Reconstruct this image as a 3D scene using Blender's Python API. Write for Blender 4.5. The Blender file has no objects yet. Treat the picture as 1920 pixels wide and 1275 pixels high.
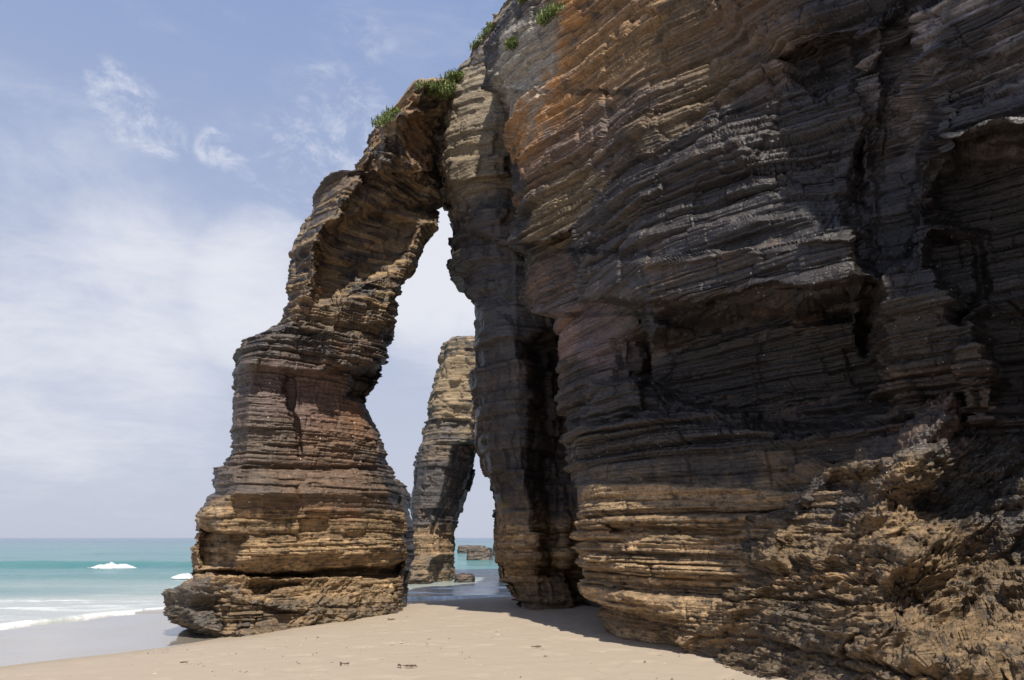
import bpy, math, random
import numpy as np
R = math.radians
C = bpy.context.scene
# ------------------------------------------------------------------ camera
F, CX, CY = 1400.0, 960.0, 637.5
HC = 2.1
TH = math.atan((1008 - CY) / F)
cam = bpy.data.objects.new('camera', bpy.data.cameras.new('camera'))
C.collection.objects.link(cam)
cam.location = (0, 0, HC)
cam.rotation_euler = (R(90) + TH, 0, 0)
cam.data.sensor_width = 36
cam.data.lens = 36 * F / 1920
cam.data.clip_end = 20000
C.camera = cam
# ------------------------------------------------------------------ sun, sky, exposure
SUN = np.array([0.15, -0.60, 0.93]); SUN /= np.linalg.norm(SUN)
sl = bpy.data.lights.new('sun', 'SUN'); sl.energy = 4.6; sl.angle = R(0.6); sl.color = (1, .94, .84)
so = bpy.data.objects.new('sun', sl); C.collection.objects.link(so)
from mathutils import Vector
so.rotation_euler = Vector(SUN).to_track_quat('Z', 'Y').to_euler()
C.view_settings.view_transform = 'Standard'; C.view_settings.look = 'None'
C.view_settings.exposure = 0.35; C.view_settings.gamma = 1
C.cycles.max_bounces = 6

class NT:
    """small helper for node trees"""
    def __init__(s, nt): s.t = nt; nt.nodes.clear()
    def n(s, typ, **kw):
        x = s.t.nodes.new(typ)
        for k, v in kw.items():
            if k in ('ins',): continue
            setattr(x, k, v)
        for k, v in kw.get('ins', {}).items(): s.set(x, k, v)
        return x
    def set(s, x, k, v):
        i = x.inputs[k]
        if isinstance(v, bpy.types.NodeSocket): s.t.links.new(v, i)
        elif isinstance(v, bpy.types.Node): s.t.links.new(v.outputs[0], i)
        else: i.default_value = v
    def math(s, op, a, b=0.0, c=0.0, clamp=False):
        x = s.t.nodes.new('ShaderNodeMath'); x.operation = op; x.use_clamp = clamp
        s.set(x, 0, a); s.set(x, 1, b); s.set(x, 2, c)
        return x.outputs[0]
    def mix(s, f, a, b, mode='MIX'):
        x = s.t.nodes.new('ShaderNodeMix'); x.data_type = 'RGBA'; x.blend_type = mode
        s.set(x, 0, f); s.set(x, 6, a if not isinstance(a, tuple) else (*a, 1)[:4]); s.set(x, 7, b if not isinstance(b, tuple) else (*b, 1)[:4])
        return x.outputs[2]
    def ramp(s, f, lo, hi, a=0.0, b=1.0):
        x = s.t.nodes.new('ShaderNodeMapRange'); x.interpolation_type = 'SMOOTHSTEP'
        s.set(x, 0, f); s.set(x, 1, lo); s.set(x, 2, hi); s.set(x, 3, a); s.set(x, 4, b)
        return x.outputs[0]
    def noise(s, vec, scale, detail=4, rough=.55, dist=0.0):
        x = s.n('ShaderNodeTexNoise', ins={'Scale': scale, 'Detail': detail, 'Roughness': rough, 'Distortion': dist})
        if vec is not None: s.set(x, 'Vector', vec)
        return x.outputs[0]
    def scale(s, vec, sc, rot=(0, 0, 0), loc=(0, 0, 0)):
        x = s.n('ShaderNodeMapping', ins={'Scale': sc, 'Rotation': rot, 'Location': loc}); s.set(x, 'Vector', vec)
        return x.outputs[0]

def raydir(px, py):
    px = np.asarray(px, float); py = np.asarray(py, float)
    u = (px - CX) / F; v = (CY - py) / F
    d = np.stack(np.broadcast_arrays(u, math.cos(TH) - math.sin(TH) * v, math.sin(TH) + math.cos(TH) * v), -1)
    return d
def at(px, py, Y):
    d = raydir(px, py)
    return np.array([0, 0, HC]) + d * (np.asarray(Y, float) / d[..., 1])[..., None]

w = bpy.data.worlds.new('World'); C.world = w; w.use_nodes = True
g = NT(w.node_tree)
sky = g.n('ShaderNodeTexSky', sky_type='NISHITA', sun_disc=False, sun_elevation=math.asin(SUN[2]),
          sun_rotation=math.atan2(SUN[0], SUN[1]), altitude=0, air_density=1.0, dust_density=1.2, ozone_density=2.2)
tc = g.n('ShaderNodeTexCoord')
V = tc.outputs['Generated']
sep = g.n('ShaderNodeSeparateXYZ', ins={0: V})
zc = g.math('MAXIMUM', sep.outputs[2], 0.0)
# clouds are laid on a flat layer overhead: direction / height
inv = g.math('DIVIDE', 1.0, g.math('ADD', zc, 0.12))
pl = g.n('ShaderNodeVectorMath', operation='SCALE'); g.set(pl, 0, V); g.t.links.new(inv, pl.inputs['Scale'])
P = g.scale(pl.outputs[0], (1, 1, 0))
n1 = g.noise(g.scale(V, (2.2, 2.2, 5.0), loc=(3.1, 1.2, .4)), 1.6, 8, .62, .35)
n2 = g.noise(g.scale(P, (1, 1, 1), rot=(0, 0, .5)), 2.6, 9, .66, .8)
def spot(px, py, lo, hi):
    d = raydir(px, py); d = d / np.linalg.norm(d)
    dt = g.n('ShaderNodeVectorMath', operation='DOT_PRODUCT'); g.set(dt, 0, V); dt.inputs[1].default_value = tuple(d)
    return g.ramp(dt.outputs['Value'], math.cos(R(lo)), math.cos(R(hi)))
wisp = g.noise(g.scale(V, (9, 9, 13), rot=(.2, .75, .1)), 1.9, 10, .7, .35)
m = None
for px, py, rad, amt in ((205, 155, 1.5, .6), (222, 185, 1.7, .75), (242, 215, 1.9, .8), (268, 234, 1.5, .62), (305, 258, 1.5, .7), (400, 272, 1.3, .7), (428, 286, 1.2, .5), (620, 300, 6, .5),
                         (560, 330, 4, .45), (620, 178, 2.5, .45), (690, 75, 2.2, .3)):
    q = g.math('MULTIPLY', spot(px, py, rad * 1.5, 0.2), amt)
    m = q if m is None else g.math('MAXIMUM', m, q)
wis = g.math('MULTIPLY', g.ramp(g.math('ADD', g.math('MULTIPLY', wisp, 2.4), g.math('MULTIPLY', m, .35)), 1.22, 1.85), g.ramp(m, .0, .7))
bank = g.math('MAXIMUM', g.math('MULTIPLY', spot(480, 560, 8, 1), 1.35), g.math('MULTIPLY', spot(820, 520, 9, 1), 2.0))
bank = g.math('MAXIMUM', bank, g.math('MULTIPLY', spot(40, 350, 11, 1), .55))
bank = g.math('MAXIMUM', bank, g.math('MULTIPLY', spot(180, 640, 15, 1), 1.0))
cl = g.ramp(g.math('ADD', g.math('MULTIPLY', n1, .75), g.math('ADD', g.math('MULTIPLY', n2, .3), g.math('MULTIPLY', bank, .27))), .54, 1.0)
hz = g.ramp(zc, 0.0, .80, 1.0, 0.0)
hazc = g.math('MULTIPLY', hz, .78)
base = g.mix(.7, sky.outputs[0], (2.3, 3.2, 5.6, 1))
c1 = g.mix(hazc, base, (4.75, 4.9, 5.55, 1))
c2 = g.mix(g.math('MULTIPLY', cl, .85), c1, (6.6, 6.7, 7.15, 1))
c3 = g.mix(g.math('MULTIPLY', wis, .7), c2, (6.1, 6.3, 7.0, 1))
bg = g.n('ShaderNodeBackground', ins={'Color': c3, 'Strength': .1})
g.n('ShaderNodeOutputWorld', ins={0: bg.outputs[0]})

# ------------------------------------------------------------------ numeric noise
M32 = np.uint32
def hsh(*a, seed=0):
    h = np.full(np.broadcast(*a).shape, (seed * 2654435761 + 97) & 0xffffffff, M32)
    with np.errstate(over='ignore'):
        for k, x in enumerate(a):
            h = h ^ (x.astype(np.int64).astype(M32) * M32((0x9E3779B1, 0x85EBCA77, 0xC2B2AE3D, 0x27D4EB2F)[k]))
            h = (h ^ (h >> M32(15))) * M32(0x2C1B3C6D)
            h = (h ^ (h >> M32(12))) * M32(0x297A2D39)
            h = h ^ (h >> M32(15))
    return h.astype(np.float32) / np.float32(4294967295.0)
def vn(x, y, z, seed=0):
    xi, yi, zi = np.floor(x), np.floor(y), np.floor(z)
    fx, fy, fz = x - xi, y - yi, z - zi
    fx, fy, fz = (t * t * (3 - 2 * t) for t in (fx, fy, fz))
    r = 0
    for i in (0, 1):
        wx = fx if i else 1 - fx
        for j in (0, 1):
            wy = fy if j else 1 - fy
            for k in (0, 1):
                wz = fz if k else 1 - fz
                r = r + hsh(xi + i, yi + j, zi + k, seed=seed) * wx * wy * wz
    return r * 2 - 1
def fbm(p, sc, oct=4, seed=0, gain=.5, zs=1.0):
    s = 0; a = 1.0; t = 0
    for o in range(oct):
        s = s + a * vn(p[..., 0] * sc + 17.3 * o, p[..., 1] * sc + 5.1 * o, p[..., 2] * sc * zs + 9.7 * o, seed + o)
        t += a; a *= gain; sc *= 2.03
    return s / t
def smooth(x, a, b):
    t = np.clip((x - a) / (b - a), 0, 1); return t * t * (3 - 2 * t)

def bedding(p, seed=0, tilt=(0.0, 0.0), warp=.10):
    """geological height: level beds, slightly warped, unevenly thick"""
    s = p[..., 2] + tilt[0] * p[..., 0] + tilt[1] * p[..., 1] + warp * fbm(p, .35, 2, seed + 3)
    z0 = np.zeros_like(s)
    return s + .12 * vn(z0, z0, s * 1.9, seed + 5) + .05 * vn(z0, z0, s * 6.1, seed + 6)

def strata(p, seed=0, tilt=(0, 0), coarse=1.0, fine=1.0, rough=1.0, block=1.0, groove=1.0, length=1.0, warp=.10):
    s = bedding(p, seed, tilt, warp)
    km = np.floor(s / .83 + .3 * fbm(p, .5, 2, seed + 15)); mass = .3 + 1.15 * hsh(km, seed=seed + 16)   # some beds are massive, some thinly split
    ca, sa = math.cos(.62), math.sin(.62)
    wx = .22 * fbm(p, 1.3, 3, seed + 11); wy = .22 * fbm(p, 1.3, 3, seed + 12)
    a = ca * p[..., 0] + sa * p[..., 1] + wx
    b = -sa * p[..., 0] + ca * p[..., 1] + wy
    D = np.zeros_like(s)
    E = np.zeros_like(s)
    for i, (t, L, a1, a2, g1, g2) in enumerate(((1.15, 1.7, .10, .26, .0, .05), (.46, .95, .08, .20, .06, .05), (.19, .55, .045, .085, .035, .022),
                                           (.075, .30, .02, .036, .018, .006), (.034, .2, .01, .016, .006, 0))):
        L = L * length
        k = np.floor(s / t); f = s / t - k
        oa = hsh(k, seed=seed + 20 + i) * 7; ob = hsh(k, seed=seed + 30 + i) * 7
        ua = a / L + oa; ub = b / L + ob
        ia = np.floor(ua); ib = np.floor(ub)
        h1 = hsh(k, seed=seed + 40 + i) - .5
        h2 = hsh(k, ia, ib, seed=seed + 50 + i) - .5
        q = coarse if i < 2 else fine * mass
        lay = vn(a / L * .5, b / L * .5, k * 3.7, seed + 60 + i)     # the ledge stands out more in places
        d = a1 * h1 * 2 + a2 * block * (h2 * 1.15 + lay * .35)
        if i < 4:
            e = np.minimum(f, 1 - f) * t
            on = (hsh(k, ia, seed=seed + 70 + i) > .45)
            d = d - groove * g1 * np.exp(-(e / (.006 + .05 * t)) ** 2) * (.5 + lay) * (1 if i else 0)
            ea = np.minimum(ua - ia, 1 - (ua - ia)) * L
            eb = np.minimum(ub - ib, 1 - (ub - ib)) * L
            if g2: d = d - g2 * np.exp(-(np.minimum(ea, eb) / .018) ** 2) * on
        D = D + q * d
    D = D + rough * (.07 * fbm(p, .9, 3, seed + 80) + .03 * fbm(p, 4.5, 4, seed + 81, .6, 1.8))
    D = D + .013 * np.sqrt(mass) * fbm(p, 13, 3, seed + 85, .65, 2.2)
    return D, s

def chunks(p, size, seed, flat=.6, tilt=.5):
    """broken fragments: every cell stands out by its own amount, with a seam round it"""
    ca, sa = math.cos(tilt), math.sin(tilt)
    q = np.stack([(ca * p[..., 0] + sa * p[..., 2]) / size, p[..., 1] / size, (-sa * p[..., 0] + ca * p[..., 2]) / (size * flat)], -1)
    q = q + .35 * np.stack([fbm(q, .8, 2, seed + k) for k in (1, 2, 3)], -1)
    b = np.floor(q); f1 = np.full(q.shape[:-1], 9.0); f2 = f1.copy(); val = np.zeros_like(f1)
    for i in (-1, 0, 1):
        for j in (-1, 0, 1):
            for k in (-1, 0, 1):
                c = b + (i, j, k)
                o = np.stack([hsh(c[..., 0], c[..., 1], c[..., 2], seed=seed + 5 + m_) for m_ in range(3)], -1)
                dd = c + o - q; d = np.sqrt((dd ** 2).sum(-1)); h = hsh(c[..., 0], c[..., 1], c[..., 2], seed=seed + 9)
                # each fragment has a tilted flat top of its own
                pl = h + ((o - .5) * dd).sum(-1) * .9
                nw = d < f1
                f2 = np.where(nw, f1, np.minimum(f2, d)); val = np.where(nw, pl, val); f1 = np.where(nw, d, f1)
    return size * ((val - .5) * .55 - .22 * np.exp(-((f2 - f1) / .09) ** 2))

# ------------------------------------------------------------------ rock colours (own colour by height and stain; some face patches carry light and shade)
def mixc(c, m, col):
    return c * (1 - m[..., None]) + np.array(col) * m[..., None]
DARK = (.026, .021, .019); CHAR = (.078, .062, .053); TAN = (.27, .18, .095); RUST = (.185, .090, .042); OLIVE = (.20, .142, .078)
ORANGE = (.46, .235, .085); GREY = (.36, .33, .28); UMBER = (.135, .085, .055); PLUM = (.105, .072, .062)
def stripes(s, p, t, seed):
    k = np.floor(s / t)
    return hsh(k, np.floor((p[..., 0] + p[..., 1]) / (t * 9) + hsh(k, seed=seed) * 5), seed=seed + 1)
def blob(p, c, r):
    d = (p - np.array(c)) / np.array(r)
    return np.exp(-(d ** 2).sum(-1))
def rock_colour(p, s, seed=0, upper=7.0, upcol=OLIVE, stains_and_light=(), tide=2.85, low=.9, over=(), tanc=TAN):
    n = fbm(p, .8, 4, seed + 1, .6); n2 = fbm(p, 3.0, 4, seed + 2, .6); n3 = fbm(p, 9.0, 3, seed + 4, .6, 2.0)
    st = stripes(s, p, .11, seed + 5); st2 = stripes(s, p, .4, seed + 7)
    c = np.empty(p.shape); c[:] = DARK
    c = mixc(c, np.clip(.45 + .5 * n2 + .5 * (st - .5), 0, 1), CHAR)
    c = mixc(c, np.clip(.8 * smooth(n + .25 * n2, .12, .55), 0, 1) * .75, PLUM)
    c = mixc(c, smooth(n - .3 * n2 + .3 * (st2 - .5), .12, .5) * .6, UMBER)
    if upper is not None:
        u = smooth(p[..., 2] + 1.6 * n + .9 * (st2 - .5), upper - .9, upper + .9)
        uu = u * np.clip(.52 + 1.15 * (st - .5) + .75 * n2, 0, 1)
        c = mixc(c, uu, upcol)
    for (ctr, rad, col, amt) in stains_and_light:
        m = blob(p, ctr, rad)
        m = smooth(m + .55 * n2 + .3 * n + .10 * (st - .5), .25, .75) * amt
        c = mixc(c, np.clip(m, 0, 1), col)
    zt = p[..., 2] + .22 * n2 + .55 * n + .15 * (st2 - .5)
    td = smooth(-zt, -tide - .22, -tide + .22)
    tan = np.array(tanc) * (.72 + .38 * st[..., None] + .38 * n2[..., None])
    tan = tan * (1 + .5 * n3[..., None])
    tan = np.where((n3 < -.34)[..., None], tan * .38, tan)
    c = c * (1 - td[..., None]) + tan * td[..., None]
    lo = smooth(-(p[..., 2] + .5 * n2), -low - .15, -low + .25) * np.clip(.55 + 1.4 * n2 + n3, 0, 1) * .85
    c = mixc(c, lo, (.055, .048, .042))
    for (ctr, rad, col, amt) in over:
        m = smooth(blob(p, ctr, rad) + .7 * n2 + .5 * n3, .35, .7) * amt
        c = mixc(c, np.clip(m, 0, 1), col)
    c = c * (1 + .35 * n3[..., None]) * (1 + .18 * (st[..., None] - .5))
    return np.clip(c, .008, .8)

def link(me, name, mat, parent=None):
    o = bpy.data.objects.new(name, me); C.collection.objects.link(o)
    if mat: me.materials.append(mat)
    if parent: o.parent = parent
    return o
def tag(o, label=None, cat=None, group=None, kind=None):
    for k, v in (('label', label), ('category', cat), ('group', group), ('kind', kind)):
        if v: o[k] = v
    return o
def mesh_from(name, V3, quads, col=None, smooth_=False, extra=None):
    me = bpy.data.meshes.new(name)
    V3 = np.ascontiguousarray(V3.reshape(-1, 3), np.float32)
    nv = len(V3); nq = len(quads); k = quads.shape[1]
    me.vertices.add(nv); me.vertices.foreach_set('co', V3.ravel())
    me.loops.add(nq * k); me.loops.foreach_set('vertex_index', np.ascontiguousarray(quads, np.int32).ravel())
    me.polygons.add(nq)
    me.polygons.foreach_set('loop_start', np.arange(0, nq * k, k, dtype=np.int32))
    me.polygons.foreach_set('loop_total', np.full(nq, k, np.int32))
    if smooth_: me.polygons.foreach_set('use_smooth', np.ones(nq, bool))
    me.update(calc_edges=True)
    if col is not None:
        at_ = me.color_attributes.new('Col', 'FLOAT_COLOR', 'POINT')
        c4 = np.ones((nv, 4), np.float32); c4[:, :3] = col.reshape(-1, 3)
        at_.data.foreach_set('color', c4.ravel())
    for nm, arr in (extra or {}).items():
        a_ = me.attributes.new(nm, 'FLOAT', 'POINT'); a_.data.foreach_set('value', np.ascontiguousarray(arr, np.float32).ravel())
    me.validate()
    return me
def grid_quads(nr, nc, wrap=False):
    i = np.arange(nr - 1)[:, None]; j = np.arange(nc if wrap else nc - 1)[None]
    j2 = (j + 1) % nc
    a = i * nc + j; b = i * nc + j2; c = (i + 1) * nc + j2; d = (i + 1) * nc + j
    return np.stack([a, d, c, b], -1).reshape(-1, 4)
def normals(Pg, wrap=False):
    """smooth outward directions of a point grid (rows down, columns to the right seen from outside)"""
    if wrap:
        du = np.roll(Pg, -1, 1) - np.roll(Pg, 1, 1)
    else:
        du = np.gradient(Pg, axis=1)
    dv = np.gradient(Pg, axis=0)
    n = np.cross(dv, du)
    return n
def blur(a, k, axis, wrap=False):
    if k < 2: return a
    if wrap:
        pad = np.concatenate([np.take(a, range(-k, 0), axis), a, np.take(a, range(0, k), axis)], axis)
    else:
        first = np.repeat(np.take(a, [0], axis), k, axis); last = np.repeat(np.take(a, [-1], axis), k, axis)
        pad = np.concatenate([first, a, last], axis)
    cs = np.cumsum(pad, axis)
    n = a.shape[axis]
    hi = np.take(cs, np.arange(2 * k, 2 * k + n), axis); lo = np.take(cs, np.arange(0, n), axis)
    return (hi - lo) / (2 * k)

# ------------------------------------------------------------------ materials
def rock_material(name, lam=1.0, shine=.0):
    m = bpy.data.materials.new(name); m.use_nodes = True; t = NT(m.node_tree)
    tc = t.n('ShaderNodeTexCoord'); O = tc.outputs['Object']
    at_ = t.n('ShaderNodeAttribute', attribute_name='Col')
    lami = t.noise(t.scale(O, (2.2, 2.2, 34)), 1.0, 5, .6, .3)
    gr = t.noise(O, 28, 5, .65)
    gr2 = t.noise(O, 7, 5, .6)
    c = t.mix(1.0, at_.outputs[0], t.n('ShaderNodeCombineColor', ins={0: t.ramp(gr, .25, .75, .62, 1.4), 1: t.ramp(gr, .25, .75, .62, 1.38), 2: t.ramp(gr, .25, .75, .64, 1.34)}).outputs[0], 'MULTIPLY')
    c = t.mix(1.0, c, t.n('ShaderNodeCombineColor', ins={k: t.ramp(lami, .3, .7, .72, 1.28) for k in (0, 1, 2)}).outputs[0], 'MULTIPLY')
    h = t.math('ADD', t.math('MULTIPLY', lami, .020 * lam), t.math('ADD', t.math('MULTIPLY', gr, .012), t.math('MULTIPLY', gr2, .02)))
    bp = t.n('ShaderNodeBump', ins={'Strength': 1.0, 'Distance': 1.4, 'Height': h})
    lum = t.n('ShaderNodeRGBToBW', ins={0: at_.outputs[0]})
    ro = t.ramp(lum.outputs[0], .05, .16, .40 - shine, .86)
    b = t.n('ShaderNodeBsdfPrincipled', ins={'Base Color': c, 'Roughness': ro, 'Normal': bp.outputs[0]})
    b.inputs['Specular IOR Level'].default_value = .62
    t.n('ShaderNodeOutputMaterial', ins={0: b.outputs[0]})
    return m
ROCK = rock_material('slate rock')

def build_grid(name, Pg, rs, wrap, parent, colkw, bed=None, nblur=10, amp=1.0, lump=0.0, flip=False, hori=.85, ampmap=None):
    """displace a base surface into bedded rock, colour it and link it as one mesh"""
    seed = rs
    sm = blur(blur(Pg, nblur, 0), nblur, 1, wrap)
    N = normals(sm, wrap)
    if flip: N = -N
    N[..., 2] *= (1 - hori)
    N /= (np.linalg.norm(N, axis=-1, keepdims=True) + 1e-9)
    D, s = strata(Pg, seed, **(bed or {}))
    A = amp if ampmap is None else amp * ampmap
    D = D * A
    if lump is not None and np.any(lump):
        D = D + lump * (.35 * chunks(Pg, .75, seed + 91, .4) + .6 * chunks(Pg, .30, seed + 92, .4) + 1.0 * chunks(Pg, .12, seed + 93, .45) + .9 * chunks(Pg, .05, seed + 94, .6) + .08 * fbm(Pg, 1.2, 3, seed + 96))
    Q = Pg + N * D[..., None]
    Q[..., 2] += .02 * fbm(Pg, 3, 3, seed + 95)
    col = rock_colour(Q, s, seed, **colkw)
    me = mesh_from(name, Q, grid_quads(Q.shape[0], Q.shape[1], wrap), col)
    o = link(me, name, ROCK, parent)
    return o, Q

def interp(tab, y):
    t = np.array(tab, float); return np.interp(y, t[:, 0], t[:, 1])
def poly_mask(px, py, poly, soft):
    """1 inside a polygon given in sighting coordinates, fading over soft; used to carve recesses and raise blocks"""
    P = np.array(poly, float); n = len(P)
    inside = np.zeros(px.shape, bool); d = np.full(px.shape, 1e9)
    for i in range(n):
        x1, y1 = P[i]; x2, y2 = P[(i + 1) % n]
        cond = ((y1 > py) != (y2 > py)) & (px < (x2 - x1) * (py - y1) / (y2 - y1 + 1e-9) + x1)
        inside ^= cond
        ex, ey = x2 - x1, y2 - y1
        t = np.clip(((px - x1) * ex + (py - y1) * ey) / (ex * ex + ey * ey + 1e-9), 0, 1)
        d = np.minimum(d, np.hypot(px - x1 - t * ex, py - y1 - t * ey))
    sd = np.where(inside, d, -d)
    return smooth(sd, -soft, soft)
def carve(px, py, items, seed):
    """sum of depth changes (metres away from the beach) with ragged borders"""
    q = np.stack([px / 60, py / 60, px * 0], -1)
    wx = 14 * fbm(q, 1, 4, seed, .6); wy = 9 * fbm(q, 1, 4, seed + 9, .6)
    out = np.zeros(px.shape)
    for poly, amt, soft in items:
        out = out + amt * poly_mask(px + wx, py + wy, poly, soft)
    return out

def column(name, rows, ring, parent, seed, colkw, nv, nc, items=(), bed=None, amp=1.0, lump=0.0, y_of=None, cap=True, nblur=8, calm=None):
    """closed loft: rows = (py, left px, right px, depth at the left, depth run); ring = (fraction across, fraction of run) going round"""
    T = np.array(rows, float)
    py = np.linspace(T[0, 0], T[-1, 0], nv)
    L, Rr, Y0, DY = (np.interp(py, T[:, 0], T[:, k]) for k in (1, 2, 3, 4))
    ring = np.array(ring, float)
    cl = np.vstack([ring, ring[:1]])
    seg = np.hypot(np.diff(cl[:, 0]) * 5, np.diff(cl[:, 1]) * 4); cum = np.r_[0, np.cumsum(seg)] / seg.sum()
    u = np.arange(nc) / nc
    fx = np.interp(u, cum, cl[:, 0]); fy = np.interp(u, cum, cl[:, 1])
    px = L[:, None] + fx[None] * (Rr - L)[:, None]
    Y = Y0[:, None] + fy[None] * DY[:, None]
    pyg = np.broadcast_to(py[:, None], px.shape)
    if items:
        front = (u < cum[np.argmax(ring[:, 0])])[None]
        Y = Y + carve(px, pyg, items, seed) * front
    Pg = at(px, pyg, Y)
    if cap:   # close over the top with a few shrinking rings
        top = Pg[0]; c = top.mean(0); add = []
        for f, dz in ((0.02, .02), (.3, .14), (.6, .18), (.85, .2), (1, .2)):
            r = top * (1 - f) + c * f; r = r + np.array([0, 0, dz * .3]); add.append(r)
        Pg = np.concatenate([np.array(add[::-1]), Pg], 0)
    n = normals(blur(Pg, 6, 0), True)
    out = Pg - Pg.mean(1, keepdims=True)
    flip = (n * out).sum() < 0
    am_ = None if calm is None else 1 - (1 - calm[1]) * smooth(-Pg[..., 2], -calm[0] - .5, -calm[0] + .3) * smooth(Pg[..., 2], .2, .9)
    return build_grid(name, Pg, seed, True, parent, colkw, bed, nblur, amp, lump, flip, ampmap=am_)

def empty(name, loc):
    o = bpy.data.objects.new(name, None); C.collection.objects.link(o); o.location = loc; return o
def thing(name, label, cat, group=None):
    return tag(empty(name, (0, 0, 0)), label, cat, group)
W = lambda px, py, Y: tuple(at(px, py, Y))

# ------------------------------------------------------------------ the beach
def shore_d(x, y):
    """distance inland from the water's edge"""
    xs = np.interp(y, [0, 7, 11, 13.6, 14.6, 15.75, 17.65, 20, 23.5, 25.9, 26.8, 30, 60], [-20, -13, -10.3, -8.6, -7.8, -6.9, -6.25, -5.4, -4.6, -3.5, -.3, 9, 90])
    return (x - xs) * np.where(y > 24, .6, .86)
def foam_d(x, y):
    """distance seaward of the line where the last wave runs out"""
    xs = np.interp(y, [0, 8, 14, 19.7, 24.8, 27, 28.6, 30, 31.5, 60], [-29, -22, -16.3, -12.8, -10.9, -9.4, -6.2, -2.2, 3, 90])
    return (xs - x) * np.interp(y, [0, 30, 36, 60], [.8, .75, .3, .25])
def sand_z(x, y):
    d = shore_d(x, y)
    z = np.where(d > 0, .68 * (1 - np.exp(-np.maximum(d, 0) / 5.0)), np.maximum(.018 * d, -.9))
    return z
rr = np.concatenate([np.linspace(1.5, 30, 520), np.geomspace(30.2, 420, 70)])
aa = np.linspace(-1.25, 1.25, 640)
X = rr[:, None] * np.tan(aa)[None]; Yg = np.broadcast_to(rr[:, None] - 0.0, X.shape).copy()
Z = sand_z(X, Yg)
pp = np.stack([X, Yg, X * 0], -1)
dry = smooth(Z, .03, .12)
Z = Z + dry * (.018 * fbm(pp, .9, 3, 301) + .007 * fbm(pp, 5, 3, 302) - .018 * smooth(fbm(pp, 2.6, 2, 306), .30, .42)) + .004 * fbm(pp, .8, 2, 304)
me = mesh_from('sand', np.stack([X, Yg, Z], -1), grid_quads(*X.shape)[:, ::-1], smooth_=True)
m = bpy.data.materials.new('sand'); m.use_nodes = True; t = NT(m.node_tree)
geo = t.n('ShaderNodeNewGeometry'); Pn = geo.outputs['Position']
z_ = t.n('ShaderNodeSeparateXYZ', ins={0: Pn}).outputs[2]
wob = t.noise(Pn, .5, 3)
zz = t.math('ADD', z_, t.math('MULTIPLY', t.math('SUBTRACT', wob, .5), .03))
wet = t.ramp(zz, .004, .03, 1, 0)
damp = t.ramp(zz, .02, .34, 1, 0)
gs = t.noise(Pn, 300, 2); g2 = t.noise(Pn, 2.2, 5, .6); g3 = t.noise(Pn, 18, 4, .7)
cs = t.mix(g2, (.315, .25, .188), (.365, .297, .226))
cs = t.mix(t.ramp(gs, .3, .7), cs, (.385, .318, .238))
cs = t.mix(t.ramp(g3, .68, .75, 0, .35), cs, (.25, .19, .13))
cs = t.mix(t.math('MULTIPLY', damp, .55), cs, (.26, .20, .135))
cs = t.mix(t.math('MULTIPLY', wet, .75), cs, (.30, .27, .22))
hh = t.math('ADD', t.math('MULTIPLY', gs, .0012), t.math('ADD', t.math('MULTIPLY', g3, .006), t.math('MULTIPLY', g2, .03)))
rip = t.math('MULTIPLY', t.noise(t.scale(Pn, (.5, 1.4, 1)), 1.6, 5, .6), .0010)
hh = t.math('ADD', t.math('MULTIPLY', hh, t.math('SUBTRACT', 1.0, wet)), t.math('MULTIPLY', rip, wet))
bp = t.n('ShaderNodeBump', ins={'Strength': .8, 'Distance': 1.0, 'Height': hh})
b = t.n('ShaderNodeBsdfPrincipled', ins={'Base Color': cs, 'Roughness': t.math('ADD', .85, t.math('MULTIPLY', wet, -.35)), 'Normal': bp.outputs[0],
        'Coat Weight': t.math('MULTIPLY', wet, t.ramp(wob, .2, .8, .75, 1.0)), 'Coat Roughness': t.ramp(wob, .3, .7, .035, .07), 'Coat IOR': 1.5, 'Coat Normal': bp.outputs[0]})
t.n('ShaderNodeOutputMaterial', ins={0: b.outputs[0]})
tag(link(me, 'beach_sand', m), kind='structure')

# ------------------------------------------------------------------ the sea
yy = np.concatenate([np.linspace(13.5, 60, 560), np.geomspace(60.2, 9000, 420)])
aa = np.linspace(-1.0, .45, 620)
X = yy[:, None] * aa[None] * 1.0; Yg = np.broadcast_to(yy[:, None], X.shape).copy()
pp = np.stack([X, Yg, X * 0], -1)
pa = np.stack([X * .35, Yg * 1.0, X * 0], -1)
dist = -shore_d(X, Yg)
edge = .3 + .6 * fbm(pp, .25, 3, 401) + .15 * fbm(pp, 1.5, 2, 402)   # foam edge lies seaward of the film
off = foam_d(X, Yg) - edge
k = smooth(off, 0, 10)
sz = sand_z(X, Yg)
Zs = np.maximum(sz + .014 * smooth(off, -.05, .3), -.05) - .035 * smooth(off, .5, 3) * (sz > -.06) + k * (.09 * fbm(pa, .35, 4, 403) + .03 * fbm(pa, 1.3, 4, 404, .6)) + .007 * fbm(pa, 1.6, 3, 409)
big = smooth(Yg, 40, 140)
Zs = Zs + big * .16 * fbm(np.stack([X * .25, Yg, X * 0], -1), .09, 3, 405)
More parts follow.
